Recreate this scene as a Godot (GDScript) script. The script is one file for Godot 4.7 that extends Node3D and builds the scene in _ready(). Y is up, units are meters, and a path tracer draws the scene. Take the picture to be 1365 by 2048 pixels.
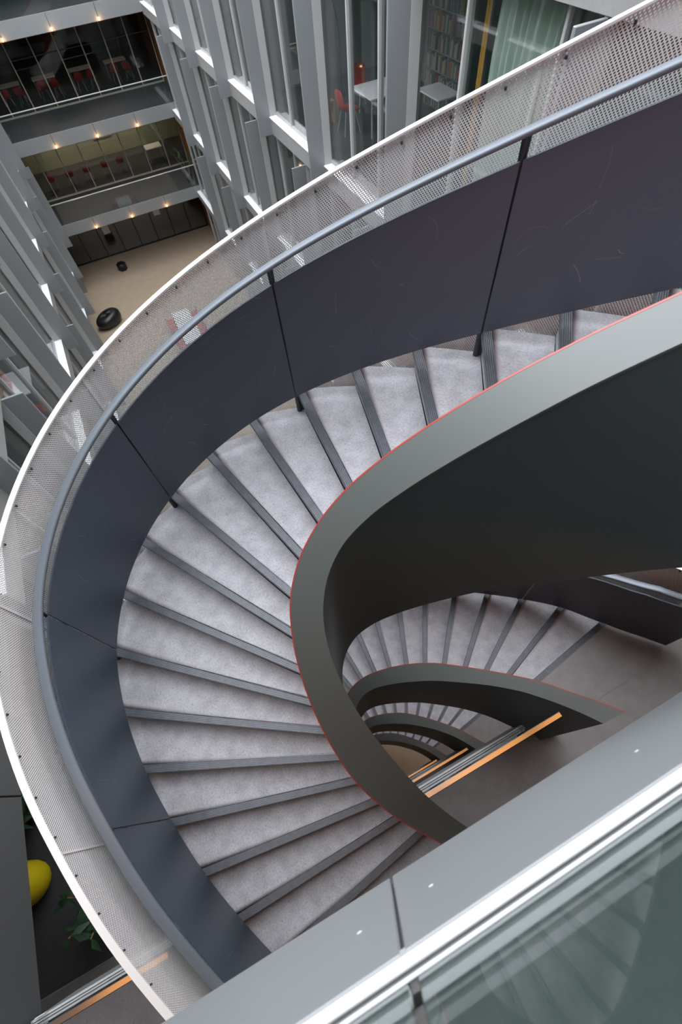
extends Node3D
# An atrium seen from over the well of a curved stair. Lengths are given in a unit U1 of 0.85 m:
# u runs along the galleries, w runs away towards the far gallery, d is the depth below the lens.
const U1 := 0.85
const GROUND := 18.8
const STOREY := 4.45
const RISE := 4.45 / 22.0
const CAM_Y := GROUND * U1

var M := {}
var taken := {}
var rng := RandomNumberGenerator.new()

func _ready() -> void:
	rng.seed = 20431
	make_camera()
	make_light()
	make_materials()
	make_setting()
	make_stairs()
	make_near_balustrades()
	make_strip_lamps()
	make_far_gallery()
	make_far_rooms()
	make_right_rooms()
	make_left_rooms()
	make_ground_things()

# ---------------------------------------------------------------- camera and light
func make_camera() -> void:
	var c := Camera3D.new()
	c.name = "camera"
	add_child(c)
	var right := Vector3(0.89302253, -0.06678659, 0.44502843)
	var up := Vector3(0.41328754, 0.51300745, -0.75234085)
	var back := Vector3(-0.17805662, 0.85578204, 0.48572928)
	c.transform = Transform3D(Basis(right, up, back).orthonormalized(), Vector3(0, CAM_Y, 0))
	var lens := CameraAttributesPhysical.new()
	lens.frustum_focal_length = 10.579
	lens.frustum_near = 0.02
	lens.frustum_far = 300.0
	lens.frustum_focus_distance = 2.7
	lens.exposure_aperture = 2.1
	c.attributes = lens
	c.fov = rad_to_deg(2.0 * atan(1024.0 / 902.734))
	c.near = 0.02
	c.far = 300.0
	c.current = true

func make_light() -> void:
	var env := Environment.new()
	env.background_mode = Environment.BG_SKY
	var mat := ProceduralSkyMaterial.new()
	mat.sky_top_color = Color(0.945, 0.965, 1.0)
	mat.sky_horizon_color = Color(0.955, 0.97, 1.0)
	mat.ground_bottom_color = Color(0.35, 0.35, 0.35)
	mat.ground_horizon_color = Color(0.6, 0.6, 0.6)
	mat.sky_energy_multiplier = 1.0
	var sky := Sky.new()
	sky.sky_material = mat
	env.sky = sky
	env.background_energy_multiplier = 1.0
	env.tonemap_mode = Environment.TONE_MAPPER_LINEAR
	env.tonemap_exposure = 6.9
	env.sdfgi_enabled = true
	env.ssao_enabled = true
	env.ssil_enabled = true
	var we := WorldEnvironment.new()
	we.name = "world_environment"
	we.environment = env
	add_child(we)

# ---------------------------------------------------------------- helpers
func P(u: float, d: float, w: float) -> Vector3:
	return Vector3(u * U1, CAM_Y - d * U1, -w * U1)

func numbered(n: String) -> String:
	var k: int = taken.get(n, 0)
	taken[n] = k + 1
	return n if k == 0 else "%s_%03d" % [n, k]

func thing(called: String, label: String, category: String, at := Vector3.ZERO, turn := 0.0, group := "") -> Node3D:
	var o := Node3D.new()
	o.name = numbered(called)
	add_child(o)
	o.position = at
	o.rotation.y = turn
	tag(o, label, category, group)
	return o

func tag(o: Node, label: String, category: String, group := "") -> void:
	o.set_meta("label", label)
	o.set_meta("category", category)
	if group != "":
		o.set_meta("group", group)

func struct(called: String) -> Node3D:
	var o := Node3D.new()
	o.name = called
	add_child(o)
	o.set_meta("kind", "structure")
	return o

func part(called: String, mesh: Mesh, mat: Material, parent: Node, at := Vector3.ZERO) -> MeshInstance3D:
	var o := MeshInstance3D.new()
	o.name = called
	o.mesh = mesh
	o.material_override = mat
	parent.add_child(o, true)
	o.position = at
	return o

func copy(src: Node3D, label: String, at: Vector3, turn := 0.0) -> Node3D:
	var c: Node3D = src.duplicate()
	var base := String(src.name)
	c.name = numbered(base)
	add_child(c)
	c.position = at
	c.rotation.y = turn
	c.set_meta("label", label)
	return c

var box_cache := {}
func box_mesh(size: Vector3) -> Mesh:
	# a box whose edges are slightly broken so that they catch light
	var key := "%.4f_%.4f_%.4f" % [size.x, size.y, size.z]
	if box_cache.has(key):
		return box_cache[key]
	var h := size / 2.0
	var b: float = min(0.006, min(h.x, min(h.y, h.z)) * 0.3)
	var st := SurfaceTool.new()
	st.begin(Mesh.PRIMITIVE_TRIANGLES)
	st.set_smooth_group(-1)
	var hull := PackedVector3Array()
	# six faces inset by the bevel, twelve bevels, eight corners
	for ax in 3:
		var a1 := (ax + 1) % 3
		var a2 := (ax + 2) % 3
		for s: float in [-1.0, 1.0]:
			var q := []
			for c: Vector2 in [Vector2(-1, -1), Vector2(1, -1), Vector2(1, 1), Vector2(-1, 1)]:
				var v := Vector3.ZERO
				v[ax] = s * h[ax]
				v[a1] = c.x * (h[a1] - b)
				v[a2] = c.y * (h[a2] - b)
				q.append(v)
			quad_out(st, q)
		for s1: float in [-1.0, 1.0]:
			for s2: float in [-1.0, 1.0]:
				var q2 := []
				for e: Vector2 in [Vector2(-1, 0), Vector2(1, 0), Vector2(1, 1), Vector2(-1, 1)]:
					var v2 := Vector3.ZERO
					v2[ax] = e.x * (h[ax] - b)
					v2[a1] = s1 * (h[a1] if e.y == 0 else h[a1] - b)
					v2[a2] = s2 * (h[a2] - b if e.y == 0 else h[a2])
					q2.append(v2)
				quad_out(st, q2)
	for sx: float in [-1.0, 1.0]:
		for sy: float in [-1.0, 1.0]:
			for sz: float in [-1.0, 1.0]:
				tri_out(st, Vector3(sx * h.x, sy * (h.y - b), sz * (h.z - b)), Vector3(sx * (h.x - b), sy * h.y, sz * (h.z - b)), Vector3(sx * (h.x - b), sy * (h.y - b), sz * h.z))
	st.generate_normals()
	var m := st.commit()
	box_cache[key] = m
	return m

func tri_out(st: SurfaceTool, a: Vector3, b: Vector3, c: Vector3) -> void:
	# wound so that the face looks away from the origin
	if (b - a).cross(c - a).dot(a + b + c) > 0.0:
		var t := b
		b = c
		c = t
	for v: Vector3 in [a, b, c]:
		st.add_vertex(v)

func quad_out(st: SurfaceTool, q: Array) -> void:
	tri_out(st, q[0], q[1], q[2])
	tri_out(st, q[0], q[2], q[3])

# a box between two corners given in scene units (u, d, w)
func slab(called: String, a: Vector3, b: Vector3, mat: Material, parent: Node) -> MeshInstance3D:
	var p := P(a.x, a.y, a.z)
	var q := P(b.x, b.y, b.z)
	return part(called, box_mesh((q - p).abs()), mat, parent, (p + q) / 2.0)

# boxes joined into one part
func boxes(called: String, list: Array, mat: Material, parent: Node) -> MeshInstance3D:
	var st := SurfaceTool.new()
	st.begin(Mesh.PRIMITIVE_TRIANGLES)
	for e: Array in list:
		var x := Transform3D(Basis.IDENTITY, e[0])
		if e.size() > 2:
			x.basis = e[2]
		st.append_from(box_mesh(e[1]), 0, x)
	return part(called, st.commit(), mat, parent)

# rings of points joined along a path: smooth along it, sharp between the ring's edges unless round
func sweep(rings: Array, closed := true, caps := true, round_ring := false, v_len := PackedFloat32Array(), w_len := PackedFloat32Array()) -> ArrayMesh:
	var st := SurfaceTool.new()
	st.begin(Mesh.PRIMITIVE_TRIANGLES)
	var n: int = rings[0].size()
	var edges := n if closed else n - 1
	for e in edges:
		st.set_smooth_group(0 if round_ring else e)
		var f := (e + 1) % n
		for i in rings.size() - 1:
			var a: Vector3 = rings[i][e]
			var b: Vector3 = rings[i][f]
			var c: Vector3 = rings[i + 1][f]
			var g: Vector3 = rings[i + 1][e]
			var uv := [Vector2.ZERO, Vector2.ZERO, Vector2.ZERO, Vector2.ZERO]
			if v_len.size() > 0:
				uv = [Vector2(v_len[i], w_len[e]), Vector2(v_len[i], w_len[f]), Vector2(v_len[i + 1], w_len[f]), Vector2(v_len[i + 1], w_len[e])]
			var vs := [a, b, c, g]
			for k: int in [0, 1, 2, 0, 2, 3]:
				st.set_uv(uv[k])
				st.add_vertex(vs[k])
	if caps and closed:
		for end in 2:
			st.set_smooth_group(-1)
			var r: Array = rings[0] if end == 0 else rings[rings.size() - 1]
			for k in range(1, n - 1):
				var tri := [r[0], r[k + 1], r[k]] if end == 0 else [r[0], r[k], r[k + 1]]
				for v: Vector3 in tri:
					st.set_uv(Vector2.ZERO)
					st.add_vertex(v)
	st.generate_normals()
	return st.commit()

func tube(path: Array, r: float, sides := 8) -> ArrayMesh:
	var rings := []
	for i in path.size():
		var t: Vector3 = (path[min(i + 1, path.size() - 1)] - path[max(i - 1, 0)]).normalized()
		var s := t.cross(Vector3.UP)
		if s.length() < 0.1:
			s = t.cross(Vector3.RIGHT)
		s = s.normalized()
		var q := s.cross(t).normalized()
		var ring := []
		for k in sides:
			var a := TAU * k / sides
			ring.append(path[i] + (s * cos(a) + q * sin(a)) * r)
		rings.append(ring)
	return sweep(rings, true, true, true)

func lathe(profile: Array, sides := 20) -> ArrayMesh:
	# profile of (radius, height), turned about y
	var rings := []
	for k in sides + 1:
		var a := -TAU * k / sides
		var ring := []
		for p: Vector2 in profile:
			ring.append(Vector3(cos(a) * p.x, p.y, sin(a) * p.x))
		rings.append(ring)
	return sweep(rings, false, false, true)

# ---------------------------------------------------------------- materials
func plain(c: Color, rough := 0.6, metal := 0.0, spec := 0.5) -> StandardMaterial3D:
	var m := StandardMaterial3D.new()
	m.albedo_color = c
	m.roughness = rough
	m.metallic = metal
	m.metallic_specular = spec
	return m

func picture(w: int, h: int, mip: bool, f: Callable) -> ImageTexture:
	var im := Image.create(w, h, false, Image.FORMAT_RGBA8)
	for y in h:
		for x in w:
			im.set_pixel(x, y, f.call(x, y))
	if mip:
		im.generate_mipmaps()
	return ImageTexture.create_from_image(im)

func noise(freq: float, octaves: int, s: int) -> FastNoiseLite:
	var n := FastNoiseLite.new()
	n.seed = s
	n.noise_type = FastNoiseLite.TYPE_SIMPLEX_SMOOTH
	n.frequency = freq
	n.fractal_type = FastNoiseLite.FRACTAL_FBM
	n.fractal_octaves = octaves
	return n

func wrap_noise(n: FastNoiseLite, x: int, y: int, s: int) -> float:
	# a tile that repeats without a seam
	var fx := float(x) / s
	var fy := float(y) / s
	var a := n.get_noise_2d(x, y)
	var b := n.get_noise_2d(x - s, y)
	var c := n.get_noise_2d(x, y - s)
	var e := n.get_noise_2d(x - s, y - s)
	var k: float = lerp(lerp(a, b, fx), lerp(c, e, fx), fy)
	return k / sqrt((fx * fx + (1 - fx) * (1 - fx)) * (fy * fy + (1 - fy) * (1 - fy)))

func stone(base: Color, spread: float, scale: float, s: int, rough: float) -> StandardMaterial3D:
	var big := noise(0.012, 4, s)
	var fine := noise(0.11, 3, s + 7)
	var n := 384
	var t := picture(n, n, true, func(x: int, y: int) -> Color:
		var v := wrap_noise(big, x, y, n) * 0.9
		var f := wrap_noise(fine, x, y, n)
		var k: float = 1.0 + spread * v + spread * 0.8 * f - (spread * 1.2 if f < -0.62 else 0.0)
		return Color(base.r * k, base.g * k, base.b * (k * 0.97 + 0.03)))
	var m := StandardMaterial3D.new()
	m.albedo_texture = t
	m.roughness = rough
	m.uv1_triplanar = true
	m.uv1_world_triplanar = true
	m.uv1_scale = Vector3.ONE * scale
	return m

func make_materials() -> void:
	M.tread = stone(Color(0.625, 0.62, 0.63), 0.12, 1.3, 3, 0.62)
	M.tread.metallic_specular = 0.35
	M.floor_stone = stone(Color(0.46, 0.44, 0.43), 0.07, 1.1, 11, 0.6)
	M.ground = stone(Color(0.68, 0.61, 0.52), 0.04, 0.35, 21, 0.42)
	M.carpet = stone(Color(0.23, 0.23, 0.23), 0.08, 1.6, 31, 0.95)
	M.concrete = stone(Color(0.50, 0.495, 0.485), 0.03, 0.5, 41, 0.8)
	M.nosing = stone(Color(0.33, 0.34, 0.36), 0.14, 3.0, 51, 0.38)
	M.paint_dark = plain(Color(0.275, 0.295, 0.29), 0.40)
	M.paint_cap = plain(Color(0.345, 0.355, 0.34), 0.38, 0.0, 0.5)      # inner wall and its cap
	M.paint_red = plain(Color(0.66, 0.25, 0.20), 0.28)
	M.soffit = plain(Color(0.20, 0.20, 0.20), 0.7)
	M.steel_dark = plain(Color(0.19, 0.215, 0.24), 0.45)
	M.rail = plain(Color(0.40, 0.425, 0.45), 0.38, 0.15)
	M.white_metal = plain(Color(0.90, 0.89, 0.88), 0.4)
	M.bright_steel = plain(Color(0.78, 0.74, 0.70), 0.22, 1.0)
	M.alu = plain(Color(0.74, 0.74, 0.74), 0.45, 0.25)
	M.gasket = plain(Color(0.06, 0.06, 0.06), 0.8)
	M.fascia = plain(Color(0.52, 0.53, 0.53), 0.42, 0.1)
	M.fin = plain(Color(0.50, 0.51, 0.515), 0.42, 0.2)
	M.frame = plain(Color(0.62, 0.62, 0.61), 0.5)
	M.mullion = plain(Color(0.74, 0.72, 0.66), 0.5)
	M.sill = plain(Color(0.92, 0.92, 0.92), 0.6)
	M.wall_panel = plain(Color(0.33, 0.335, 0.335), 0.55)
	M.room_wall = plain(Color(0.50, 0.51, 0.49), 0.9)
	M.room_dark = plain(Color(0.37, 0.355, 0.34), 0.9)
	M.room_green = plain(Color(0.60, 0.64, 0.52), 0.9)
	M.ochre = plain(Color(0.62, 0.40, 0.20), 0.8)
	M.ceiling = plain(Color(0.55, 0.55, 0.54), 0.9)
	M.white = plain(Color(0.90, 0.90, 0.90), 0.5)
	M.red_plastic = plain(Color(0.66, 0.16, 0.12), 0.45)
	M.black = plain(Color(0.07, 0.07, 0.075), 0.5)
	M.leather = plain(Color(0.10, 0.10, 0.105), 0.38)
	M.yellow = plain(Color(0.85, 0.76, 0.08), 0.4)
	M.wood = plain(Color(0.62, 0.48, 0.28), 0.6)
	M.leaf = plain(Color(0.16, 0.27, 0.17), 0.6)
	M.glass = glass(Color(0.16, 0.25, 0.23, 0.10))
	M.glass_near = glass(Color(0.20, 0.31, 0.285, 0.3))
	M.glass_room = glass(Color(0.16, 0.22, 0.20, 0.12))
	M.curtain = plain(Color(0.68, 0.76, 0.70), 0.9)
	M.curtain.backlight_enabled = true
	M.curtain.backlight = Color(0.3, 0.34, 0.3)
	M.bulb = plain(Color(1.0, 0.9, 0.75), 0.5)
	M.bulb.emission_enabled = true
	M.bulb.emission = Color(1.0, 0.72, 0.42)
	M.bulb.emission_energy_multiplier = 0.5
	M.strip = plain(Color(0.9, 0.8, 0.6), 0.5)
	M.strip.emission_enabled = true
	M.strip.emission = Color(1.0, 0.76, 0.44)
	M.strip.emission_energy_multiplier = 0.2
	# slate panels with fine scuffs
	var scuff := Image.create(1024, 1024, false, Image.FORMAT_RGBA8)
	scuff.fill(Color(0.285, 0.325, 0.365))
	var r2 := RandomNumberGenerator.new()
	r2.seed = 5
	for k in 140:
		var x := r2.randf() * 1024
		var y := r2.randf() * 1024
		var a := r2.randf() * TAU
		var bend := r2.randf_range(-0.03, 0.03)
		var c := Color(0.50, 0.53, 0.56).lerp(Color(0.31, 0.34, 0.37), r2.randf())
		for q in int(r2.randf_range(8, 70)):
			a += bend
			x += cos(a)
			y += sin(a)
			scuff.set_pixel(posmod(int(x), 1024), posmod(int(y), 1024), c)
	scuff.generate_mipmaps()
	M.panel = plain(Color.WHITE, 0.40)
	M.panel.albedo_texture = ImageTexture.create_from_image(scuff)
	M.panel.uv1_scale = Vector3(0.45, 0.45, 1)
	# perforated sheet: round holes on a triangular grid
	var holes := picture(64, 111, false, func(x: int, y: int) -> Color:
		var p := Vector2(x + 0.5, y + 0.5)
		var best := 1e9
		for c: Vector2 in [Vector2(16, 27.75), Vector2(48, 83.25), Vector2(80, 27.75), Vector2(-16, 83.25), Vector2(16, 138.75), Vector2(48, -27.75)]:
			best = min(best, p.distance_to(c))
		return Color(1, 1, 1, clamp((best - 18.3) / 3.0 + 0.5, 0.0, 1.0)))
	M.perforated = plain(Color(0.955, 0.945, 0.93), 0.45)
	M.perforated.albedo_texture = holes
	M.perforated.transparency = BaseMaterial3D.TRANSPARENCY_ALPHA_SCISSOR
	M.perforated.alpha_scissor_threshold = 0.5
	M.perforated.cull_mode = BaseMaterial3D.CULL_DISABLED
	M.perforated.uv1_scale = Vector3(1.0 / 0.0108, 1.0 / 0.01873, 1)

func glass(c: Color) -> StandardMaterial3D:
	var m := StandardMaterial3D.new()
	m.albedo_color = c
	m.roughness = 0.02
	m.transparency = BaseMaterial3D.TRANSPARENCY_ALPHA
	return m

# ---------------------------------------------------------------- the setting
var strip_levels := 0
const UR := 5.857      # slab edge of the facade across the atrium
const UL := -3.64      # slab edge of the facade opposite
const WF := 36.4       # slab edge of the far gallery
const WN := -0.227     # slab edge of the near gallery

func make_setting() -> void:
	var g := struct("floor")
	slab("ground_slab", Vector3(-11, GROUND, -12), Vector3(11.5, GROUND + 0.4, 56), M.ground, g)
	# near gallery slabs with their fascia panels
	var k := 0
	for d: float in [1.0, 5.45, 9.9, 14.35]:
		var f := struct("floor_%03d" % (k + 1))
		var left := -3.55 if k < 2 else -11.0
		slab("floor_slab", Vector3(left, d, -12), Vector3(6.1, d + 0.66, WN - 0.02), M.floor_stone, f)
		if k == 2:
			slab("floor_slab", Vector3(-11, d, WN), Vector3(UL - 0.02, d + 0.66, 4.4), M.carpet, f)
			slab("floor_slab", Vector3(-11, 5.1, WN), Vector3(UL - 0.32, 5.66, 4.4), M.carpet, get_node("floor_002"))
		var j0 := -0.076 - 1.36 * 6.0
		for i in 10:
			var a: float = max(j0 + 1.36 * i, left)
			var b: float = min(j0 + 1.36 * (i + 1), 6.1)
			if b - a < 0.1:
				continue
			slab("fascia_panel", Vector3(a + 0.004, d + 0.004, WN - 0.02), Vector3(b - 0.004, d + 0.69, WN), M.fascia, f)
			for bu: float in [a + 0.09, (a + b) / 2.0, b - 0.09]:
				part("bolt", lathe([Vector2(0, 0.003), Vector2(0.004, 0.0025), Vector2(0.007, 0.0)], 10), M.alu, f, P(bu, d + 0.30, WN - 0.001)).rotation.x = -PI / 2
		k += 1
	# ceiling over the near gallery and the stair, walls round it
	var c := struct("ceiling")
	slab("ceiling_slab", Vector3(-11, -3.9, -12), Vector3(11.5, -3.45, 0.4), M.ceiling, c)
	var nw := struct("wall_near")
	slab("wall_slab", Vector3(-11, -3.45, -12.3), Vector3(11.5, GROUND, -12), M.room_dark, nw)
	# wall beside the near gallery, grey panels with open joints, ending at the floor below
	var wl := struct("wall_left")
	for i in 5:
		var a := 4.35 - 2.7 * (i + 1)
		slab("wall_panel", Vector3(UL - 0.3, -3.45, a + 0.006), Vector3(UL + 0.04, 5.7, a + 2.7 - 0.006), M.wall_panel, wl)
	var ol := struct("wall_outer_left")
	slab("wall_end", Vector3(-11.3, -3.45, -12), Vector3(-11, GROUND, 56), M.room_dark, ol)
	var wr := struct("wall_right")
	var orr := struct("wall_outer_right")
	slab("wall_end", Vector3(11.5, -3.9, -12), Vector3(11.8, GROUND, 56), M.room_dark, orr)
	slab("wall_slab", Vector3(6.1, -3.45, -12), Vector3(6.3, GROUND, -0.4), M.room_wall, wr)
	facade(wr, UR, 1.0, [[6.83, 4.186], [9.49, 4.186], [6.83, 4.186], [9.4, 4.186], [6.83, 4.186]], "right")
	facade(wl, UL, -1.0, [[6.6, 4.08], [6.6, 4.08], [5.3, 4.05], [6.72, 4.08], [5.3, 4.05]], "left")

# storeys from the one above the lens down to the ground; s is +1 where the rooms lie towards +u
func facade(parent: Node3D, edge: float, s: float, rows: Array, side: String) -> void:
	var w0 := 4.4 if side == "left" else -0.4
	var deep := edge + s * 4.9
	var glazing := edge + s * 0.25
	var room_wall := struct("wall_rooms_" + side)
	for r in 5:
		var fl := 1.0 + STOREY * r
		var top := fl - STOREY
		var head := top + (0.68 if r == 1 else 0.83)
		var foot := fl + 0.37
		if r == 0:
			head = top
		if r == 4:
			foot = GROUND
			fl = GROUND
		# slab edge: pale ledge over a concrete band
		if r < 4:
			slab("spandrel", Vector3(edge, foot + 0.03, w0), Vector3(glazing + s * 0.15, fl + (0.68 if r == 0 else 0.83), WF + 0.2), M.concrete, parent)
			slab("ledge", Vector3(edge - s * 0.015, foot, w0), Vector3(glazing + s * 0.1, foot + 0.03, WF + 0.2), M.sill, parent)
			var rf := struct("floor_%03d" % ((r + 10) if side == "right" else (r + 20)))
			slab("room_floor", Vector3(glazing + s * 0.15, fl + 0.05, w0), Vector3(deep, fl + 0.8, WF + 0.2), M.carpet, rf)
		# fins stand proud of the slabs, one storey high, staggered from floor to floor
		var fb := fl + (0.85 if r < 4 else 0.0)
		var ft: float = top if r == 0 else top + (0.69 if r == 1 else 0.85)
		var w: float = rows[r][0]
		while w > w0 + 1.5:
			w -= rows[r][1]
		while w < WF - (2.6 if side == "right" else 0.6):
			if w > (14.0 if r == 0 and side == "right" else w0) and r < 4:
				slab("jamb", Vector3(edge + s * 0.02, head, w), Vector3(glazing, foot, w + 0.055), M.frame, parent)
				slab("fin", Vector3(edge - s * 0.423, ft + 0.004, w), Vector3(edge + s * 0.02, fb - 0.004, w + 0.055), M.fin, parent)
			w += rows[r][1]
		# glazing with mullions
		var win := struct("window_%d" % ((r + 1) if side == "right" else (r + 6)))
		var near_end := side == "right" and r == 1
		var m: float = rows[r][0] + 0.1
		var step: float = rows[r][1] / 3.0
		while m > w0 + 0.7:
			m -= step
		while m < WF:
			var gap := step
			var at := m
			if near_end and absf(m - 6.8) < 0.3:      # the wide curtained pane
				at = 6.12
				gap = 8.19 - 6.12
			elif near_end and absf(m - 5.4) < 0.3:
				gap = 6.12 - m
			if m > w0 and not (r == 4 and side == "left"):
				slab("mullion", Vector3(glazing - s * 0.03, head, at - 0.028), Vector3(glazing + s * 0.10, foot, at + 0.028), M.frame, win)
				slab("pane", Vector3(glazing + s * 0.03, head, at + 0.03), Vector3(glazing + s * 0.05, foot, min(at + gap - 0.03, WF)), M.glass_room, win)
				slab("bottom_rail", Vector3(glazing - s * 0.02, foot - 0.07, at + 0.028), Vector3(glazing + s * 0.1, foot, min(at + gap - 0.028, WF)), M.frame, win)
			m += step
		# rooms behind: back wall and partitions
		slab("room_back", Vector3(deep - s * 0.1, head - 0.3, w0), Vector3(deep, foot, WF + 0.2), M.room_wall, room_wall)
		for pw: float in [w0, 18.6, 29.0, WF + 0.05]:
			slab("room_partition", Vector3(glazing + s * 0.14, head - 0.3, pw), Vector3(deep - s * 0.12, foot, pw + 0.12), M.room_wall, room_wall)

# ---------------------------------------------------------------- stair
# plan of the flight at every riser from three before the first step: outer panel, tread-side face and well-side face of the inner wall
const OUTER := [Vector2(3.99, -0.81), Vector2(3.715, -0.475), Vector2(3.443, -0.142), Vector2(3.169, 0.191), Vector2(2.954, 0.609), Vector2(2.695, 0.954), Vector2(2.412, 1.269), Vector2(2.112, 1.573), Vector2(1.794, 1.867), Vector2(1.454, 2.144), Vector2(1.085, 2.384), Vector2(0.69, 2.569), Vector2(0.274, 2.681), Vector2(-0.151, 2.703), Vector2(-0.566, 2.628), Vector2(-0.948, 2.454), Vector2(-1.27, 2.185), Vector2(-1.509, 1.835), Vector2(-1.633, 1.414), Vector2(-1.668, 0.972), Vector2(-1.633, 0.527), Vector2(-1.56, 0.09), Vector2(-1.445, -0.33), Vector2(-1.30, -0.74), Vector2(-1.12, -1.13), Vector2(-0.88, -1.49), Vector2(-0.6, -1.82)]
const INNER := [Vector2(1.95, -0.49), Vector2(1.87, -0.31), Vector2(1.79, -0.14), Vector2(1.71, 0.03), Vector2(1.615, 0.18), Vector2(1.523, 0.318), Vector2(1.412, 0.462), Vector2(1.28, 0.615), Vector2(1.14, 0.76), Vector2(0.976, 0.884), Vector2(0.804, 0.986), Vector2(0.629, 1.067), Vector2(0.454, 1.122), Vector2(0.28, 1.13), Vector2(0.117, 1.082), Vector2(-0.014, 0.975), Vector2(-0.098, 0.815), Vector2(-0.145, 0.635), Vector2(-0.163, 0.45), Vector2(-0.155, 0.257), Vector2(-0.118, 0.057), Vector2(-0.03, -0.15), Vector2(0.09, -0.345), Vector2(0.237, -0.539), Vector2(0.395, -0.735), Vector2(0.55, -0.93), Vector2(0.7, -1.12)]
const WELL := [Vector2(1.745, -0.48), Vector2(1.68, -0.3), Vector2(1.615, -0.14), Vector2(1.54, 0.01), Vector2(1.461, 0.135), Vector2(1.387, 0.243), Vector2(1.288, 0.355), Vector2(1.172, 0.474), Vector2(1.043, 0.592), Vector2(0.903, 0.695), Vector2(0.763, 0.79), Vector2(0.62, 0.872), Vector2(0.475, 0.935), Vector2(0.328, 0.955), Vector2(0.198, 0.905), Vector2(0.105, 0.79), Vector2(0.061, 0.63), Vector2(0.061, 0.458), Vector2(0.088, 0.287), Vector2(0.133, 0.125), Vector2(0.189, -0.038), Vector2(0.255, -0.2), Vector2(0.335, -0.352), Vector2(0.44, -0.52), Vector2(0.57, -0.7), Vector2(0.71, -0.88), Vector2(0.85, -1.06)]

func along(tab: Array, j: float) -> Vector2:
	var x: float = clamp(j + 3.0, 0.0, 25.999)
	var i := int(floor(x))
	var t := x - i
	var a: Vector2 = tab[max(i - 1, 0)]
	var b: Vector2 = tab[i]
	var c: Vector2 = tab[i + 1]
	var e: Vector2 = tab[min(i + 2, 26)]
	return b.cubic_interpolate(c, a, e, t)

func outwards(tab: Array, j: float) -> Vector2:
	var t := (along(tab, j + 0.2) - along(tab, j - 0.2)).normalized()
	return Vector2(t.y, -t.x)

func L(p: Vector2, dd: float) -> Vector3:
	return Vector3(p.x * U1, -dd * U1, -p.y * U1)

func outer_at(j: float, off: float) -> Vector2:
	return along(OUTER, j) + outwards(OUTER, j) * off

# depth of the nosing line below the upper floor; level before the first step
func fall(j: float) -> float:
	return RISE * maxf(j, 0.0)

# rails and screens rise a little where they reach the landing
func lift(j: float) -> float:
	return 0.07 * clampf((2.0 - j) / 2.0, 0.0, 1.0)

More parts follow.
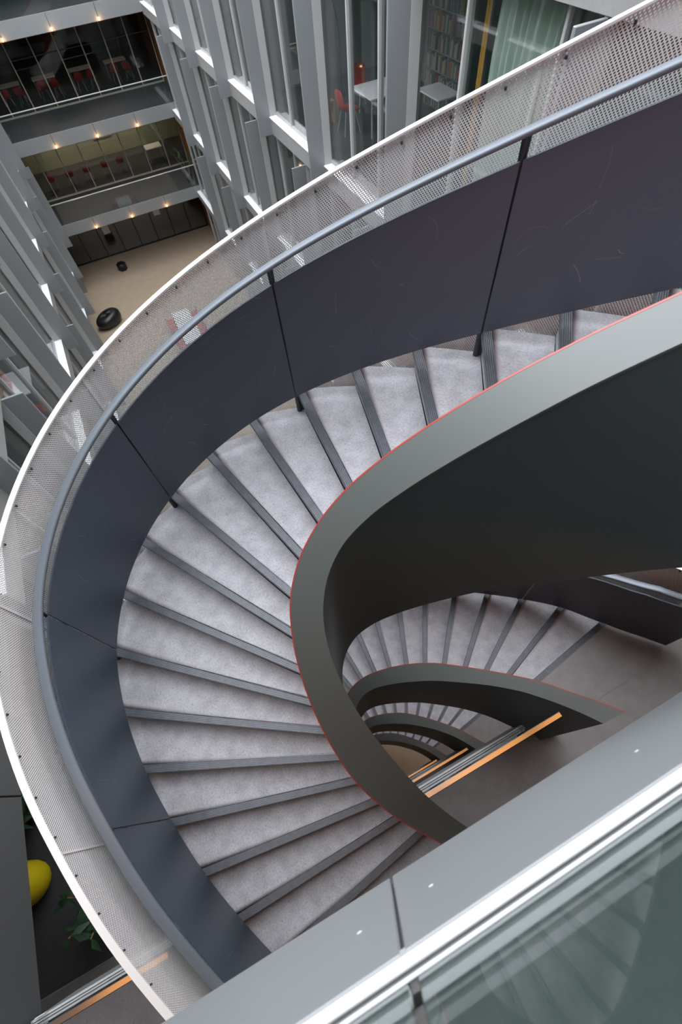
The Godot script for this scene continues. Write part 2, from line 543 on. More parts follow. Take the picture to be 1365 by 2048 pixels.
func build_flight(label: String) -> Node3D:
	var o := thing("stair_flight", label, "staircase", P(0, 1.0, 0), 0.0, "stair flights")
	var tread_out := 0.145
	# landing and treads
	for j in range(0, 22):
		var jf := float(j)
		var top := RISE * jf
		var st := SurfaceTool.new()
		var inner := []
		var outer := []
		if j == 0:
			inner = [Vector2(1.74, -0.39), along(INNER, -1.5), along(INNER, -0.7), along(INNER, 0.0)]
			outer = [Vector2(3.66, -0.39), outer_at(-1.2, tread_out), outer_at(-0.6, tread_out), outer_at(0.0, tread_out)]
		else:
			for q in 5:
				var jj := jf - 1.06 + 1.06 * q / 4.0
				inner.append(along(INNER, jj))
				outer.append(outer_at(jj, tread_out))
		# nosing strip takes the front 5.5 cm of the tread
		var fi := along(INNER, jf)
		var fo := outer_at(jf, tread_out)
		var dir := (fo - fi).normalized()
		var fwd := Vector2(-dir.y, dir.x)
		var back_i: Vector2 = fi - fwd * 0.06
		var back_o: Vector2 = fo - fwd * 0.06
		inner[inner.size() - 1] = back_i
		outer[outer.size() - 1] = back_o
		var rings := []
		for q in inner.size():
			var lift := -0.004 if j == 0 else 0.0
			rings.append([L(inner[q], top + lift), L(outer[q], top + lift), L(outer[q], top + 0.055), L(inner[q], top + 0.055)])
		var t := part("landing" if j == 0 else "tread", sweep(rings), M.floor_stone if j == 0 else M.tread, o)
		# grooved nosing: profile runs from the tread's edge forward and down
		var prof: Array[Vector2] = []
		for q in 5:
			var x0 := 0.06 - q * 0.0122
			prof.append(Vector2(x0, 0.0))
			prof.append(Vector2(x0 - 0.0068, 0.0))
			prof.append(Vector2(x0 - 0.0072, 0.006))
			prof.append(Vector2(x0 - 0.0118, 0.006))
		prof.append(Vector2(-0.002, 0.001))
		prof.append(Vector2(-0.004, 0.006))
		prof.append(Vector2(-0.004, 0.034))
		prof.append(Vector2(0.06, 0.056))
		var ra := []
		var rb := []
		for v: Vector2 in prof:
			ra.append(L(fi - fwd * v.x, top + v.y))
			rb.append(L(fo - fwd * v.x, top + v.y))
		part("nosing", sweep([ra, rb]), M.nosing, t)
		# riser under the nosing, set back
		var ri: Vector2 = fi - fwd * 0.03
		var ro: Vector2 = fo - fwd * 0.03
		var r1 := []
		var r2 := []
		for e: Array in [[0.0, 0.056], [0.04, 0.056], [0.04, RISE], [0.0, RISE]]:
			r1.append(L(ri - fwd * e[0], top + e[1]))
			r2.append(L(ro - fwd * e[0], top + e[1]))
		part("riser", sweep([r1, r2]), M.tread, o)
	# underside
	var rs := []
	for q in 90:
		var jj := -0.2 + 20.6 * q / 89.0
		var a := along(INNER, jj)
		var b := outer_at(jj, tread_out - 0.02)
		var dd: float = min(RISE * (jj + 1.0) + 0.06, 4.43)
		rs.append([L(a, dd), L(b, dd), L(b, min(dd + 0.09, 4.44)), L(a, min(dd + 0.09, 4.44))])
	part("soffit", sweep(rs), M.soffit, o)
	# outer panels, posts, handrail, perforated screens and the white rail on them
	var seams := [-1.45, 2.0, 5.0, 8.0, 11.0, 14.0, 17.0, 20.0, 22.4]
	for k in seams.size() - 1:
		var a: float = seams[k] + (0.014 if k > 0 else 0.0)
		var b: float = seams[k + 1] - 0.014
		var rings := []
		var us := PackedFloat32Array()
		var screen := []
		var vsc := PackedFloat32Array()
		for q in 15:
			var jj: float = lerp(a, b, q / 14.0)
			var bot: float = min(fall(jj) - 0.063, 4.40)
			var topd := fall(jj) - 0.063 - 0.9356
			var p0 := outer_at(jj, 0.0)
			var p1 := outer_at(jj, 0.014)
			rings.append([L(p0, bot), L(p0, topd), L(p1, topd), L(p1, bot)])
			us.append(jj * 0.366 + 3.1)
			var js: float = lerp(float(seams[k]), float(seams[k + 1]), q / 14.0)
			var ps := outer_at(js, 0.185)
			screen.append([L(ps, min(fall(js) + 0.42, 4.42)), L(ps, fall(js) - 1.30 - lift(js))])
			vsc.append(js * 0.366 + 3.1)
		var vs := PackedFloat32Array([0.0, 0.795, 0.807, 0.012])
		part("side_panel", sweep(rings, true, true, false, us, vs), M.panel, o)
		part("perforated_screen", sweep(screen, false, false, false, vsc, PackedFloat32Array([0.0, 1.46])), M.perforated, o)
	for k in range(0, seams.size()):
		var jj: float = seams[k] + (0.12 if k == 0 else 0.0)
		if k == seams.size() - 1:
			jj -= 0.15
		var foot: float = min(fall(jj + 1.0) if jj > 0.0 else 0.0, 4.44)
		var path := [L(outer_at(jj, 0.115), foot), L(outer_at(jj, 0.115), fall(jj) - 0.25), L(outer_at(jj, 0.05), fall(jj) - 0.75), L(outer_at(jj, 0.015), fall(jj) - lift(jj) - 1.1)]
		part("post", tube(path, 0.018, 10), M.steel_dark, o)
		if k > 0 and k < seams.size() - 1:
			var e1 := []
			var e2 := []
			for v: Vector2 in [Vector2(-0.006, 0.178), Vector2(0.006, 0.178), Vector2(0.006, 0.184), Vector2(-0.006, 0.184)]:
				var pv := outer_at(jj + v.x / 0.43, v.y)
				e1.append(L(pv, min(fall(jj) + 0.42, 4.42)))
				e2.append(L(pv, fall(jj) - 1.30 - lift(jj)))
			part("screen_joint", sweep([e1, e2]), M.white_metal, o)
		var pb := outer_at(jj, 0.115)
		var fw2 := (along(OUTER, jj - 0.3) - along(OUTER, jj)).normalized()
		part("post_bracket", sweep(bracket_rings(pb, fw2, foot)), M.steel_dark, o)
	var hr := []
	var wr := []
	for q in 130:
		var jj := -1.5 + 23.9 * q / 129.0
		var n := outwards(OUTER, jj)
		var p := along(OUTER, jj)
		var tilt := RISE / 0.43
		var ring := []
		for e in 12:
			var an := TAU * e / 12.0
			ring.append(L(p + n * (0.034 * signf(cos(an)) * pow(absf(cos(an)), 0.6)), fall(jj) - lift(jj) - 1.112 + 0.016 * signf(sin(an)) * pow(absf(sin(an)), 0.6)))
		hr.append(ring)
		var r2 := []
		for e: Array in [[0.163, 0.0], [0.206, 0.0], [0.206, 0.010], [0.163, 0.010]]:
			r2.append(L(p + n * e[0], fall(jj) - lift(jj) - 1.308 + e[1]))
		wr.append(r2)
	part("handrail", sweep(hr, true, true, true), M.rail, o)
	part("top_rail", sweep(wr), M.white_metal, o)
	# clips that hold the screens
	var clip := box_mesh(Vector3(0.010, 0.012, 0.008))
	for q in 46:
		var jj := -1.2 + 0.5 * q
		var cp := part("screen_clip", clip, M.steel_dark, o, L(outer_at(jj, 0.172), fall(jj) - lift(jj) - 1.265))
		var n := outwards(OUTER, jj)
		cp.rotation.y = atan2(n.x, -n.y)
	# inner wall: dark core and cap, red face towards the treads
	var core := []
	var cap := []
	var face := []
	for q in 140:
		var jj := -2.66 + 25.4 * q / 139.0
		var a := along(INNER, jj)
		var b := along(WELL, jj)
		var n := (a - b).normalized()
		var a2 := a - n * 0.008
		var top := RISE * jj - 1.03
		var bot: float = min(RISE * jj + 0.64, 4.44)
		core.append([L(b, top + 0.012), L(a2, top + 0.012), L(a2, bot), L(b, bot)])
		cap.append([L(b - n * 0.004, top), L(a2, top), L(a2, top + 0.012), L(b - n * 0.004, top + 0.012)])
		face.append([L(a2, top - 0.001), L(a, top - 0.001), L(a, bot), L(a2, bot)])
	var bw := part("inner_wall", sweep(core), M.paint_dark, o)
	part("wall_cap", sweep(cap), M.paint_cap, bw)
	part("red_lining", sweep(face), M.paint_red, bw)
	return o

func bracket_rings(p: Vector2, f: Vector2, foot: float) -> Array:
	var n := Vector2(-f.y, f.x)
	var out := []
	for s: float in [0.0, 0.075]:
		var ring := []
		for e: Vector2 in [Vector2(-0.006, 0.0), Vector2(0.006, 0.0), Vector2(0.006, 1.0), Vector2(-0.006, 1.0)]:
			ring.append(L(p + f * s + n * e.x, foot - 0.09 + 0.085 * e.y))
		out.append(ring)
	return out

func make_stairs() -> void:
	var f := build_flight("topmost curved stair flight with wide concrete treads and slate side panels")
	for k in 3:
		copy(f, ["second curved stair flight seen through the well below the topmost one", "third curved stair flight deep in the well with narrow visible treads", "lowest curved stair flight at the bottom of the well"][k], P(0, 1.0 + STOREY * (k + 1), 0))

# ---------------------------------------------------------------- glass balustrades of the near galleries
func balustrade(label: String, d: float, runs: Array, joint: float) -> void:
	var o := thing("glass_balustrade", label, "balustrade", P(0, d, WN), 0.0, "glass balustrades of the galleries")
	for r: Array in runs:
		var a: float = r[0]
		var b: float = r[1]
		var mid := (a + b) / 2.0 * U1
		var ln := (b - a) * U1
		var base := func(w0: float, w1: float, y0: float, y1: float, called: String, mat: Material) -> void:
			part(called, box_mesh(Vector3(ln, (y1 - y0) * U1, (w0 - w1) * U1)), mat, o, Vector3(mid, (y0 + y1) / 2.0 * U1, -((w0 + w1) / 2.0 - WN) * U1))
		base.call(-0.2285, -0.246, -0.03, 0.012, "base_channel", M.alu)
		base.call(-0.246, -0.252, -0.03, -0.006, "gasket", M.gasket)
		base.call(-0.252, -0.258, -0.03, 0.012, "base_channel", M.alu)
		base.call(-0.276, -0.29, -0.03, 0.004, "base_channel", M.gasket)
		base.call(-0.233, -0.274, 1.255, 1.28, "handrail", M.bright_steel)
		base.call(-0.256, -0.274, 1.235, 1.255, "rail_channel", M.alu)
		var x := a
		while x < b - 0.01:
			var nx: float = joint + ceil((x - joint + 0.01) / 1.36) * 1.36
			nx = min(nx, b)
			part("pane", box_mesh(Vector3((nx - x) * U1 - 0.012, 1.235 * U1, 0.0145)), M.glass_near if d < 2.0 else M.glass, o, Vector3((x + nx) / 2.0 * U1, 1.237 / 2.0 * U1, -(-0.2665 - WN) * U1))
			x = nx

func make_near_balustrades() -> void:
	balustrade("glass balustrade in the foreground above the blurred grey fascia", 1.0, [[-3.5, 1.62], [3.75, 5.85]], -0.076)
	balustrade("glass balustrade with bright steel handrail crossing the well one floor below", 5.45, [[-3.52, -1.78], [0.06, 1.6], [3.75, 5.85]], -0.076)
	balustrade("glass balustrade with golden handrail crossing the well two floors below", 9.9, [[-3.52, -1.78], [0.06, 1.6], [3.75, 5.85]], -0.076)
	balustrade("lowest glass balustrade with short golden handrail deep in the well", 14.35, [[-3.52, -1.78], [0.06, 1.6], [3.75, 5.85]], -0.076)

# warm strip lamps let into the ceilings along the gallery edges
func make_strip_lamps() -> void:
	var where := ["just under the foreground fascia", "one floor below the foreground", "two floors below the foreground", "three floors below the foreground"]
	for k in 4:
		var d := 1.0 + STOREY * k + 0.665
		var t := thing("strip_lamp", "warm strip lamp along the gallery ceiling edge, " + where[k], "lamp", P(0, d, -0.44), 0.0, "strip lamps under the gallery edges")
		for i in 6:
			var u := -3.0 + 1.45 * i
			part("diffuser", box_mesh(Vector3(1.25 * U1, 0.02, 0.15)), M.strip, t, Vector3(u * U1, -0.01, 0))
			var a := AreaLight3D.new()
			a.name = "strip_glow"
			a.area_size = Vector2(1.25 * U1, 0.15)
			a.light_color = Color(1.0, 0.66, 0.36)
			a.light_energy = 0.02
			a.area_range = 30.0
			a.shadow_enabled = true
			t.add_child(a, true)
			a.position = Vector3(u * U1, -0.022, 0)
			a.rotation.x = -PI / 2

# ---------------------------------------------------------------- far gallery
func make_far_gallery() -> void:
	var wf := struct("wall_far")
	slab("wall_end", Vector3(-11, -3.9, 56), Vector3(11.5, GROUND, 56.3), M.room_dark, wf)
	var lamp0: Node3D = null
	var names := ["top", "middle", "lowest"]
	var tr := struct("trim_1")
	var tl := struct("trim_2")
	for k in 4:
		var d := 1.0 + STOREY * k + 0.05
		var f := struct("floor_%03d" % (k + 5))
		slab("floor_slab", Vector3(-11, d, WF + 0.03), Vector3(11.5, d + 0.6, 56), M.carpet, f)
		var joints := [-6.26, -3.81, -1.36, 1.085, 3.535, 5.98, 8.43]
		for i in joints.size() - 1:
			slab("fascia_panel", Vector3(joints[i] + 0.006, d + 0.004, WF), Vector3(joints[i + 1] - 0.006, d + 0.68, WF + 0.03), M.fascia, f)
		slab("soffit_strip", Vector3(-6.0, d + 0.685, WF + 0.02), Vector3(8.4, d + 0.70, WF + 0.5), plain(Color(0.30, 0.10, 0.08), 0.7), f)
		if k == 0:
			continue
		# small lamps at the joints
		for i in range(2, 5):
			var at := P(joints[i], d + 0.60, WF - 0.05)
			var label := "tiny glowing lamp on the %s pale far fascia, %s" % [names[k - 1], ["nearest the black lounge seat side", "middle one", "nearest the plant side"][i - 2]]
			var t := thing("fascia_lamp", label, "lamp", at, 0.0, "tiny lamps along the far fascias")
			part("bulb", lathe([Vector2(0, 0.07), Vector2(0.016, 0.06), Vector2(0.02, 0.0), Vector2(0.016, -0.05), Vector2(0, -0.06)], 10), M.bulb, t)
			part("cable", tube([Vector3(0, 0.05, 0), Vector3(0, 0.5, 0)], 0.006, 6), M.steel_dark, t)
			var li := OmniLight3D.new()
			li.name = "glow"
			li.light_color = Color(1.0, 0.75, 0.5)
			li.light_energy = 0.012
			li.omni_range = 30.0
			li.omni_attenuation = 2.0
			li.light_size = 0.03
			li.shadow_enabled = true
			t.add_child(li)
			li.position = Vector3(0, -0.01, 0.06)
		# balustrade of the gallery
		var b := thing("far_balustrade", "glass balustrade with thin handrail on the %s far gallery" % names[k - 1], "balustrade", P(0, d, WF + 0.1), 0.0, "balustrades of the far gallery")
		part("handrail", box_mesh(Vector3(10.0 * U1, 0.035, 0.05)), M.alu, b, Vector3(1.2 * U1, 1.16 * U1, 0))
		for i in joints.size() - 1:
			part("pane", box_mesh(Vector3((joints[i + 1] - joints[i]) * U1 - 0.012, 1.12 * U1, 0.012)), M.glass, b, Vector3((joints[i] + joints[i + 1]) / 2.0 * U1, 0.57 * U1, 0))
		# glazed wall behind the walkway
		var win := struct("window_%d" % (k + 10))
		var below := 1.0 + STOREY * k + 0.68
	for k in 3:
		var top := 1.0 + STOREY * (k + 1) + 0.65
		var fl := 1.0 + STOREY * (k + 2) + 0.05
		var win: Node3D = get_node("window_%d" % (k + 11)) if k < 2 else get_node("window_13")
		var frame_mat: Material = M.mullion if k < 2 else M.black
		var pane_mat: Material = M.glass_room
		if k == 2:
			fl = GROUND
		for i in 9:
			var u := -4.36 + 1.358 * i
			slab("mullion", Vector3(u - 0.03, top, 40.3), Vector3(u + 0.03, fl, 40.4), frame_mat, win)
			if i < 8:
				slab("pane", Vector3(u + 0.03, top, 40.34), Vector3(u + 1.328, fl - 0.08, 40.36), pane_mat, win)
				slab("bottom_rail", Vector3(u + 0.03, fl - 0.08, 40.3), Vector3(u + 1.328, fl, 40.4), frame_mat, win)
				if k == 0:
					slab("transom", Vector3(u + 0.03, top + 1.5, 40.32), Vector3(u + 1.328, top + 1.54, 40.38), M.room_dark, win)
		var deep: float = [53.0, 45.5, 53.0][k]
		slab("room_back", Vector3(-4.4, top, deep), Vector3(11.4, fl, deep + 0.1), M.room_green if k == 1 else M.room_dark, wf)
		slab("ceiling_panel", Vector3(-11, top, WF + 0.55), Vector3(11.4, top + 0.03, deep), M.room_dark, wf)
		slab("room_side", Vector3(7.2, top, 40.45), Vector3(7.3, fl, deep), M.room_dark, wf)
		slab("side_reveal", Vector3(6.6, top, WF + 0.3), Vector3(6.75, fl, 40.5), M.ochre, tr)
		slab("side_reveal", Vector3(-4.6, top, 40.3), Vector3(-4.45, fl, 45.5), M.room_dark, tl)

# ---------------------------------------------------------------- furniture
func chair_at(label: String, at: Vector3, turn: float, group: String) -> Node3D:
	if has_meta("chair0"):
		var c := copy(get_meta("chair0"), label, at, turn)
		c.set_meta("group", group)
		return c
	var o := thing("shell_chair", label, "chair", at, turn, group)
	# one moulded shell: seat curving up into the back
	var rings := []
	var prof := [Vector2(0.22, 0.43), Vector2(0.20, 0.455), Vector2(0.08, 0.45), Vector2(-0.08, 0.445), Vector2(-0.17, 0.46), Vector2(-0.21, 0.52), Vector2(-0.235, 0.62), Vector2(-0.25, 0.72), Vector2(-0.255, 0.80), Vector2(-0.25, 0.835)]
	var wid := [0.17, 0.205, 0.225, 0.225, 0.215, 0.20, 0.215, 0.215, 0.175, 0.09]
	for i in prof.size():
		var ring := []
		var nrm := Vector2(0, 1)
		var dv: Vector2 = prof[min(i + 1, prof.size() - 1)] - prof[max(i - 1, 0)]
		nrm = Vector2(dv.y, -dv.x).normalized()
		for side in 2:
			for q in 7:
				var x: float = lerp(-1.0, 1.0, q / 6.0) * (1.0 if side == 0 else -1.0)
				var off := 0.03 * x * x + (0.0 if side == 0 else -0.01)
				ring.append(Vector3(x * wid[i], prof[i].y - nrm.y * off * -1.0, prof[i].x - nrm.x * off * -1.0))
		rings.append(ring)
	part("seat_shell", sweep(rings, true, true, true), M.red_plastic, o)
	for sx: float in [-1.0, 1.0]:
		for sz: float in [-1.0, 1.0]:
			part("leg", tube([Vector3(sx * 0.12, 0.44, sz * 0.12), Vector3(sx * 0.2, 0.0, sz * 0.21)], 0.01, 8), M.alu, o)
	set_meta("chair0", o)
	return o

func table_at(label: String, at: Vector3, size: Vector3, turn := 0.0) -> Node3D:
	var o := thing("table", label, "table", at, turn)
	part("tabletop", box_mesh(Vector3(size.x, 0.03, size.z)), M.white, o, Vector3(0, size.y - 0.015, 0))
	for sx: float in [-1.0, 1.0]:
		for sz: float in [-1.0, 1.0]:
			part("leg", tube([Vector3(sx * (size.x / 2 - 0.06), size.y - 0.03, sz * (size.z / 2 - 0.06)), Vector3(sx * (size.x / 2 - 0.05), 0, sz * (size.z / 2 - 0.05))], 0.018, 8), M.alu, o)
	return o

const ORD := ["first", "second", "third", "fourth", "fifth", "sixth", "seventh", "eighth", "ninth", "tenth", "eleventh", "twelfth", "thirteenth", "fourteenth", "fifteenth", "sixteenth", "seventeenth", "eighteenth", "nineteenth", "twentieth", "twenty-first", "twenty-second", "twenty-third", "twenty-fourth", "twenty-fifth"]
func make_right_rooms() -> void:
	var fl := 5.5
	table_at("white table behind the glazing beside two red chairs", P(7.85, fl, 14.1), Vector3(1.0, 0.74, 1.0))
	chair_at("red shell chair behind the glazing on the far side of the white table", P(8.1, fl, 15.6), 0.0 , "red chairs behind the glazing")
	chair_at("red shell chair behind the glazing nearest the window", P(7.0, fl, 14.35), PI / 2, "red chairs behind the glazing")
	table_at("white table below the bookshelf behind the glazing", P(8.95, fl, 12.9), Vector3(0.6, 0.74, 0.9))
	# bookshelf
	var s := thing("bookshelf", "grey bookshelf full of books behind the tall glazing", "bookshelf", P(9.7, fl, 13.68))
	for i in 7:
		part("shelf", box_mesh(Vector3(0.26, 0.02, 1.42)), M.fin, s, Vector3(0, 0.12 + 0.332 * i, 0))
	for z: float in [-0.71, 0.19, 0.71]:
		part("upright", box_mesh(Vector3(0.27, 2.2, 0.025)), M.fin, s, Vector3(0, 1.1, z))
	part("back", box_mesh(Vector3(0.015, 2.2, 1.42)), M.room_dark, s, Vector3(0.135, 1.1, 0))
	var cols := [Color(0.25, 0.28, 0.34), Color(0.55, 0.53, 0.48), Color(0.35, 0.42, 0.36), Color(0.58, 0.25, 0.2), Color(0.30, 0.22, 0.2), Color(0.6, 0.6, 0.58), Color(0.2, 0.36, 0.42), Color(0.62, 0.56, 0.34), Color(0.16, 0.17, 0.2)]
	var words := ["slate blue", "cream", "sage green", "brick red", "brown", "pale grey", "teal", "straw yellow", "black"]
	var mats := []
	for c: Color in cols:
		mats.append(plain(c, 0.7))
	var rows := ["bottom", "second", "third", "fourth", "fifth", "top"]
	for i in 6:
		for bay in 2:
			var z := -0.69 if bay == 0 else 0.215
			var zend := 0.17 if bay == 0 else 0.69
			var kk := 0
			while z < zend - 0.06:
				var tk := rng.randf_range(0.03, 0.062)
				var hh := rng.randf_range(0.2, 0.29)
				if rng.randf() < 0.12:
					z += tk
					continue
				var ci := rng.randi() % cols.size()
				var nm := "%s book, %s from the %s upright, %s bookshelf row" % [words[ci], ORD[kk], "window-side" if bay == 0 else "middle", rows[i]]
				var b := MeshInstance3D.new()
				b.name = numbered("book")
				b.mesh = book_mesh(tk, hh)
				b.material_override = mats[ci]
				add_child(b)
				b.position = P(9.7, fl, 13.68) + Vector3(-0.03, 0.13 + 0.332 * i + hh / 2, z + tk / 2)
				b.rotation.x = rng.randf_range(-0.02, 0.02)
				tag(b, nm, "book", "books on the %s shelf" % rows[i])
				z += tk + 0.003
				kk += 1
	# curtain: pleated cloth behind the last bay
	var rings := []
	for q in 120:
		var t := q / 119.0
		var w: float = lerp(6.35, 8.0, t)
		var off := 0.045 * sin(t * 58.0 + 1.6 * sin(t * 9.0)) + 0.02 * sin(t * 23.0)
		rings.append([P(6.55 + off * 1.25, 1.72, w), P(6.5 + off, 2.6, w), P(6.5 + off * 1.1, 5.6, w)])
	var cu := thing("curtain", "pale green pleated curtain hanging behind the glazing", "curtain")
	part("cloth", sweep(rings, false, false, true), M.curtain, cu)
	part("track", box_mesh(Vector3(0.03, 0.03, 1.6)), M.alu, cu, P(6.5, 1.70, 7.2))
	var pole := thing("yellow_drape", "narrow yellow drape hanging beside the pale green curtain", "curtain", P(6.6, 1.75, 8.35))
	var yr := []
	for q in 9:
		var x := -0.05 + 0.1 * q / 8.0
		yr.append([Vector3(0.012 * sin(q * 1.9), 0, x), Vector3(0.02 * sin(q * 1.9), -3.2, x)])
	part("cloth", sweep(yr, false, false, true), plain(Color(0.72, 0.55, 0.16), 0.9), pole)
	# arc lamp and stool
	var al := thing("arc_lamp", "thin black arc floor lamp standing behind the glazing", "lamp", P(8.1, fl, 17.0))
	part("base", lathe([Vector2(0, 0.03), Vector2(0.15, 0.025), Vector2(0.16, 0.0)], 20), M.black, al)
	var arc := []
	for q in 18:
		var a := PI * q / 17.0
		arc.append(Vector3(-0.35 + 0.35 * cos(a), 0.9 + (1.0 if q < 9 else 1.0) * sin(a) * 1.0 - (0.0 if q < 9 else 0.0), 0.15 * (1 - cos(a))))
	arc.push_front(Vector3(0, 0.02, 0))
	part("stem", tube(arc, 0.01, 8), M.black, al)
	part("shade", lathe([Vector2(0.03, 0.1), Vector2(0.09, 0.05), Vector2(0.12, 0.0)], 18), M.black, al, Vector3(-0.7, 0.82, 0.3))
	var so := thing("stool", "light wooden stool beside the arc lamp behind the glazing", "stool", P(6.75, fl, 15.3))
	part("seat", box_mesh(Vector3(0.36, 0.03, 0.3)), M.wood, so, Vector3(0, 0.44, 0))
	for sx: float in [-1.0, 1.0]:
		part("side", box_mesh(Vector3(0.03, 0.43, 0.28)), M.wood, so, Vector3(sx * 0.165, 0.215, 0))

var book_cache := {}
func book_mesh(t: float, h: float) -> Mesh:
	t = snappedf(t, 0.008)
	h = snappedf(h, 0.03)
	return box_mesh(Vector3(0.19, h, t))

func make_left_rooms() -> void:
	table_at("white table in the room behind the bright sills beside the stair screen", P(-4.75, 9.95, 14.0), Vector3(0.7, 0.74, 1.1))
	chair_at("red shell chair at the white table behind the bright sills", P(-4.5, 9.95, 12.9), PI, "red chairs in the side room")

func make_ground_things() -> void:
	# long table with chairs on the ground floor
	table_at("long white table on the tan ground floor seen through the perforated screen", P(1.25, GROUND, 27.4), Vector3(0.95, 0.74, 3.0))
	for k in 5:
		for s: float in [-1.0, 1.0]:
			chair_at("red shell chair on the %s side of the long table, %s from the stair" % ["curtain" if s > 0 else "sofa", ["first", "second", "third", "fourth", "fifth"][k]], P(1.25 + s * 0.78, GROUND, 26.0 + 0.7 * k), PI / 2 * -s, "red chairs at the long table")
	# rounded dark sofa
	var so := thing("lounge_pod", "black rounded lounge seat on the tan ground floor by the fins", "seat", P(-3.2, GROUND, 31.6), 0.5)
	var rings := []
	for i in 15:
		var a := PI * i / 14.0
		var ring := []
		for q in 24:
			var b := TAU * q / 24.0
			var r := pow(max(sin(a), 0.001), 0.55)
			var y := 0.36 - 0.36 * cos(a)
			y += 0.10 * (0.5 + 0.5 * cos(b)) * (1.0 if i > 7 else 0.3) - (0.08 * exp(-pow(r / 0.5, 2.0)) if i > 9 else 0.0)
			ring.append(Vector3(cos(b) * r * 0.78, y, sin(b) * r * 0.52))
		rings.append(ring)
	part("body", sweep(rings, true, true, true), M.leather, so)
	part("seam", tube([Vector3(-0.7, 0.40, 0.0), Vector3(-0.35, 0.70, 0.02), Vector3(0.2, 0.74, 0.02), Vector3(0.62, 0.70, 0)], 0.012, 6), M.black, so)
	var ot := thing("hexagonal_stool", "small dark hexagonal stool on the tan ground floor", "stool", P(-1.05, GROUND, 37.9))
	part("body", lathe([Vector2(0, 0.42), Vector2(0.26, 0.42), Vector2(0.29, 0.4), Vector2(0.29, 0.02), Vector2(0.26, 0.0)], 6), M.black, ot)
	# yellow shell seat and leaves on the dark floor below the side wall
	var y := thing("yellow_chair", "yellow rounded shell seat on the dark floor below the grey wall", "chair", P(-6.12, 9.9, 1.35))
	var yr := []
	for i in 13:
		var a := PI * i / 12.0
		var ring := []
		for q in 20:
			var b := TAU * q / 20.0
			var r := pow(max(sin(a), 0.001), 0.7) * (1.0 - 0.25 * (i / 12.0 - 0.5))
			ring.append(Vector3(cos(b) * r * 0.36, 0.40 - 0.36 * cos(a), sin(b) * r * 0.30))
		yr.append(ring)
	part("shell", sweep(yr, true, true, true), M.yellow, y)
	leafy_plant("dark leafy potted plant beside the yellow seat", P(-4.8, 9.9, 0.55), 1.0, 0.7, 12, 91)
	leafy_plant("dark leafy potted plant behind the yellow seat toward the atrium", P(-6.0, 9.9, 2.5), 1.0, 0.8, 12, 92)
	var pl := thing("label_plate", "small white label plate on the balustrade base at the grey wall", "label", P(-3.43, 5.41, -0.222))
	part("plate", box_mesh(Vector3(0.075, 0.03, 0.004)), M.white, pl)
	for q in 2:
		part("print", box_mesh(Vector3(0.02, 0.011, 0.001)), M.wall_panel, pl, Vector3(-0.016 + 0.03 * q, 0.0, 0.0025))
	part("foot", lathe([Vector2(0.03, 0.06), Vector2(0.16, 0.01), Vector2(0.17, 0.0)], 16), M.black, y)

# ---------------------------------------------------------------- things in the far rooms
func leafy_plant(label: String, at: Vector3, height: float, spread: float, n: int, seed_at: int) -> void:
	var o := thing("potted_plant", label, "plant", at)
	var r := RandomNumberGenerator.new()
	r.seed = seed_at
	part("pot", lathe([Vector2(0, 0), Vector2(0.15, 0), Vector2(0.2, 0.35), Vector2(0.18, 0.36), Vector2(0.17, 0.3), Vector2(0, 0.29)], 18), M.black, o)
	var st := SurfaceTool.new()
	st.begin(Mesh.PRIMITIVE_TRIANGLES)
	for k in 6:
		var a := TAU * k / 6.0 + r.randf()
		var tip := Vector3(cos(a) * spread * 0.5, height * r.randf_range(0.8, 1.0), sin(a) * spread * 0.5)
		part("stem", tube([Vector3(cos(a) * 0.05, 0.3, sin(a) * 0.05), tip * Vector3(0.4, 0.6, 0.4), tip], 0.008, 6), M.wood, o)
		for q in n:
			var t := r.randf_range(0.3, 1.05)
			var base := Vector3(tip.x * t, 0.3 + (tip.y - 0.3) * t, tip.z * t)
			var b := r.randf() * TAU
			var dirv := Vector3(cos(b), r.randf_range(-0.5, 0.35), sin(b)).normalized()
			var side := dirv.cross(Vector3.UP).normalized() * r.randf_range(0.03, 0.055)
			var ln := r.randf_range(0.16, 0.3)
			var up := Vector3(0, 0.02, 0)
			var p0 := base
			var p1 := base + dirv * ln * 0.45 + side + up
			var p2 := base + dirv * ln - Vector3(0, 0.05, 0)
			var p3 := base + dirv * ln * 0.45 - side + up
			var pm := base + dirv * ln * 0.5 + up * 0.4
			for v: Vector3 in [p0, pm, p1, p1, pm, p2, p0, p3, pm, p3, p2, pm]:
				st.add_vertex(v)
	st.generate_normals()
	var f := part("foliage", st.commit(), M.leaf, o)
	f.set_meta("kind", "stuff")

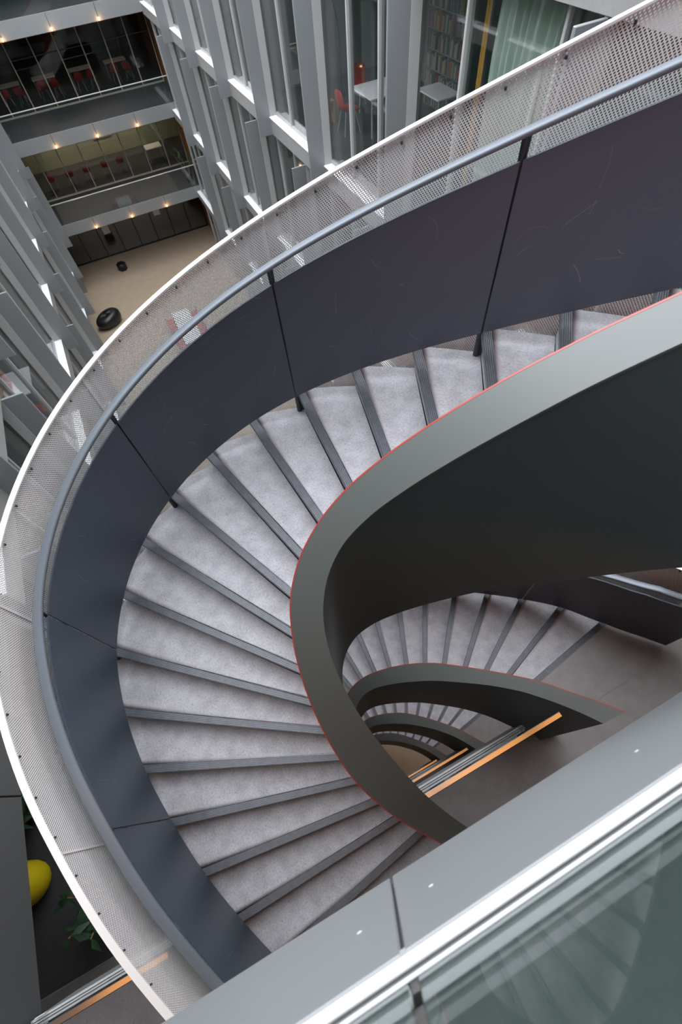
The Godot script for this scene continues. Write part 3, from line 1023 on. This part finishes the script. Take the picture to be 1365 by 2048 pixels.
func make_far_rooms() -> void:
	leafy_plant("leafy green potted plant at the corner of the lowest far gallery", P(5.75, 14.42, 37.3), 1.7, 1.1, 16, 77)
	var fl2 := 1.0 + STOREY * 2 + 0.06
	var fl3 := 1.0 + STOREY * 3 + 0.06
	var n := 0
	for u: float in [-2.6, -0.4, 1.9, 4.2]:
		table_at("white table in the dark far room, %s from the lounge seat side" % ["first", "second", "third", "fourth"][n], P(u, fl2, 43.2), Vector3(1.2, 0.74, 0.7))
		chair_at("red shell chair facing the glass at the %s table of the dark far room" % ["first", "second", "third", "fourth"][n], P(u - 0.3, fl2, 42.3), PI, "red chairs in the dark far room")
		chair_at("red shell chair set apart before the %s table of the dark far room" % ["first", "second", "third", "fourth"][n], P(u + 0.55, fl2, 42.2), PI - 0.3, "red chairs in the dark far room")
		n += 1
	n = 0
	for u: float in [-2.9, -1.6, -0.4, 0.9, 2.0]:
		chair_at("red shell chair in the green-walled far room, %s in the row" % ["first", "second", "third", "fourth", "fifth"][n], P(u, fl3, 42.0), PI, "red chairs in the green walled room")
		n += 1
	table_at("white table at the plant end of the green-walled far room", P(4.6, fl3, 42.2), Vector3(1.0, 0.74, 0.8))
	var wb := thing("whiteboard", "white board on the wall of the green far room", "whiteboard", P(1.6, fl3 - 1.7, 45.48))
	part("board", box_mesh(Vector3(1.3, 1.0, 0.03)), M.white, wb)
	part("pen_tray", box_mesh(Vector3(1.2, 0.03, 0.07)), M.alu, wb, Vector3(0, -0.5, 0.05))
	# ceiling lamps of the two rooms
	n = 0
	for d: float in [1.0 + STOREY + 0.75, 1.0 + STOREY * 2 + 0.75]:
		for u: float in [-2.0, 1.0, 4.0]:
			var t := thing("ceiling_lamp", "flat white ceiling lamp of the %s far room, %s in line" % [["dark", "green-walled"][n / 3], ["first", "second", "third"][n % 3]], "lamp", P(u, d, 43.5), 0.0, "ceiling lamps of the far rooms")
			part("diffuser", box_mesh(Vector3(1.1, 0.04, 0.25)), M.strip, t, Vector3(0, -0.03, 0))
			part("housing", box_mesh(Vector3(1.14, 0.05, 0.28)), M.white, t, Vector3(0, 0.015, 0))
			var a := AreaLight3D.new()
			a.name = "lamp_glow"
			a.area_size = Vector2(1.1, 0.25)
			a.light_color = Color(1.0, 0.93, 0.82)
			a.light_energy = 0.012 if n < 3 else 0.45
			a.area_range = 30.0
			a.shadow_enabled = true
			t.add_child(a)
			a.position = Vector3(0, -0.055, 0)
			a.rotation.x = -PI / 2
			n += 1
	# sheets of paper on the dark glass of the ground floor
	var i := 0
	for pt: Vector2 in [Vector2(-1.0, 16.9), Vector2(3.0, 16.7)]:
		var q := thing("poster", ["white poster on the dark ground floor wall above the hexagonal stool", "white poster on the dark ground floor wall toward the plant"][i], "poster", P(pt.x, pt.y, 40.333))
		part("sheet", box_mesh(Vector3(0.42, 0.6, 0.01)), M.white, q)
		part("holder", box_mesh(Vector3(0.46, 0.02, 0.02)), M.alu, q, Vector3(0, 0.31, 0))
		i += 1
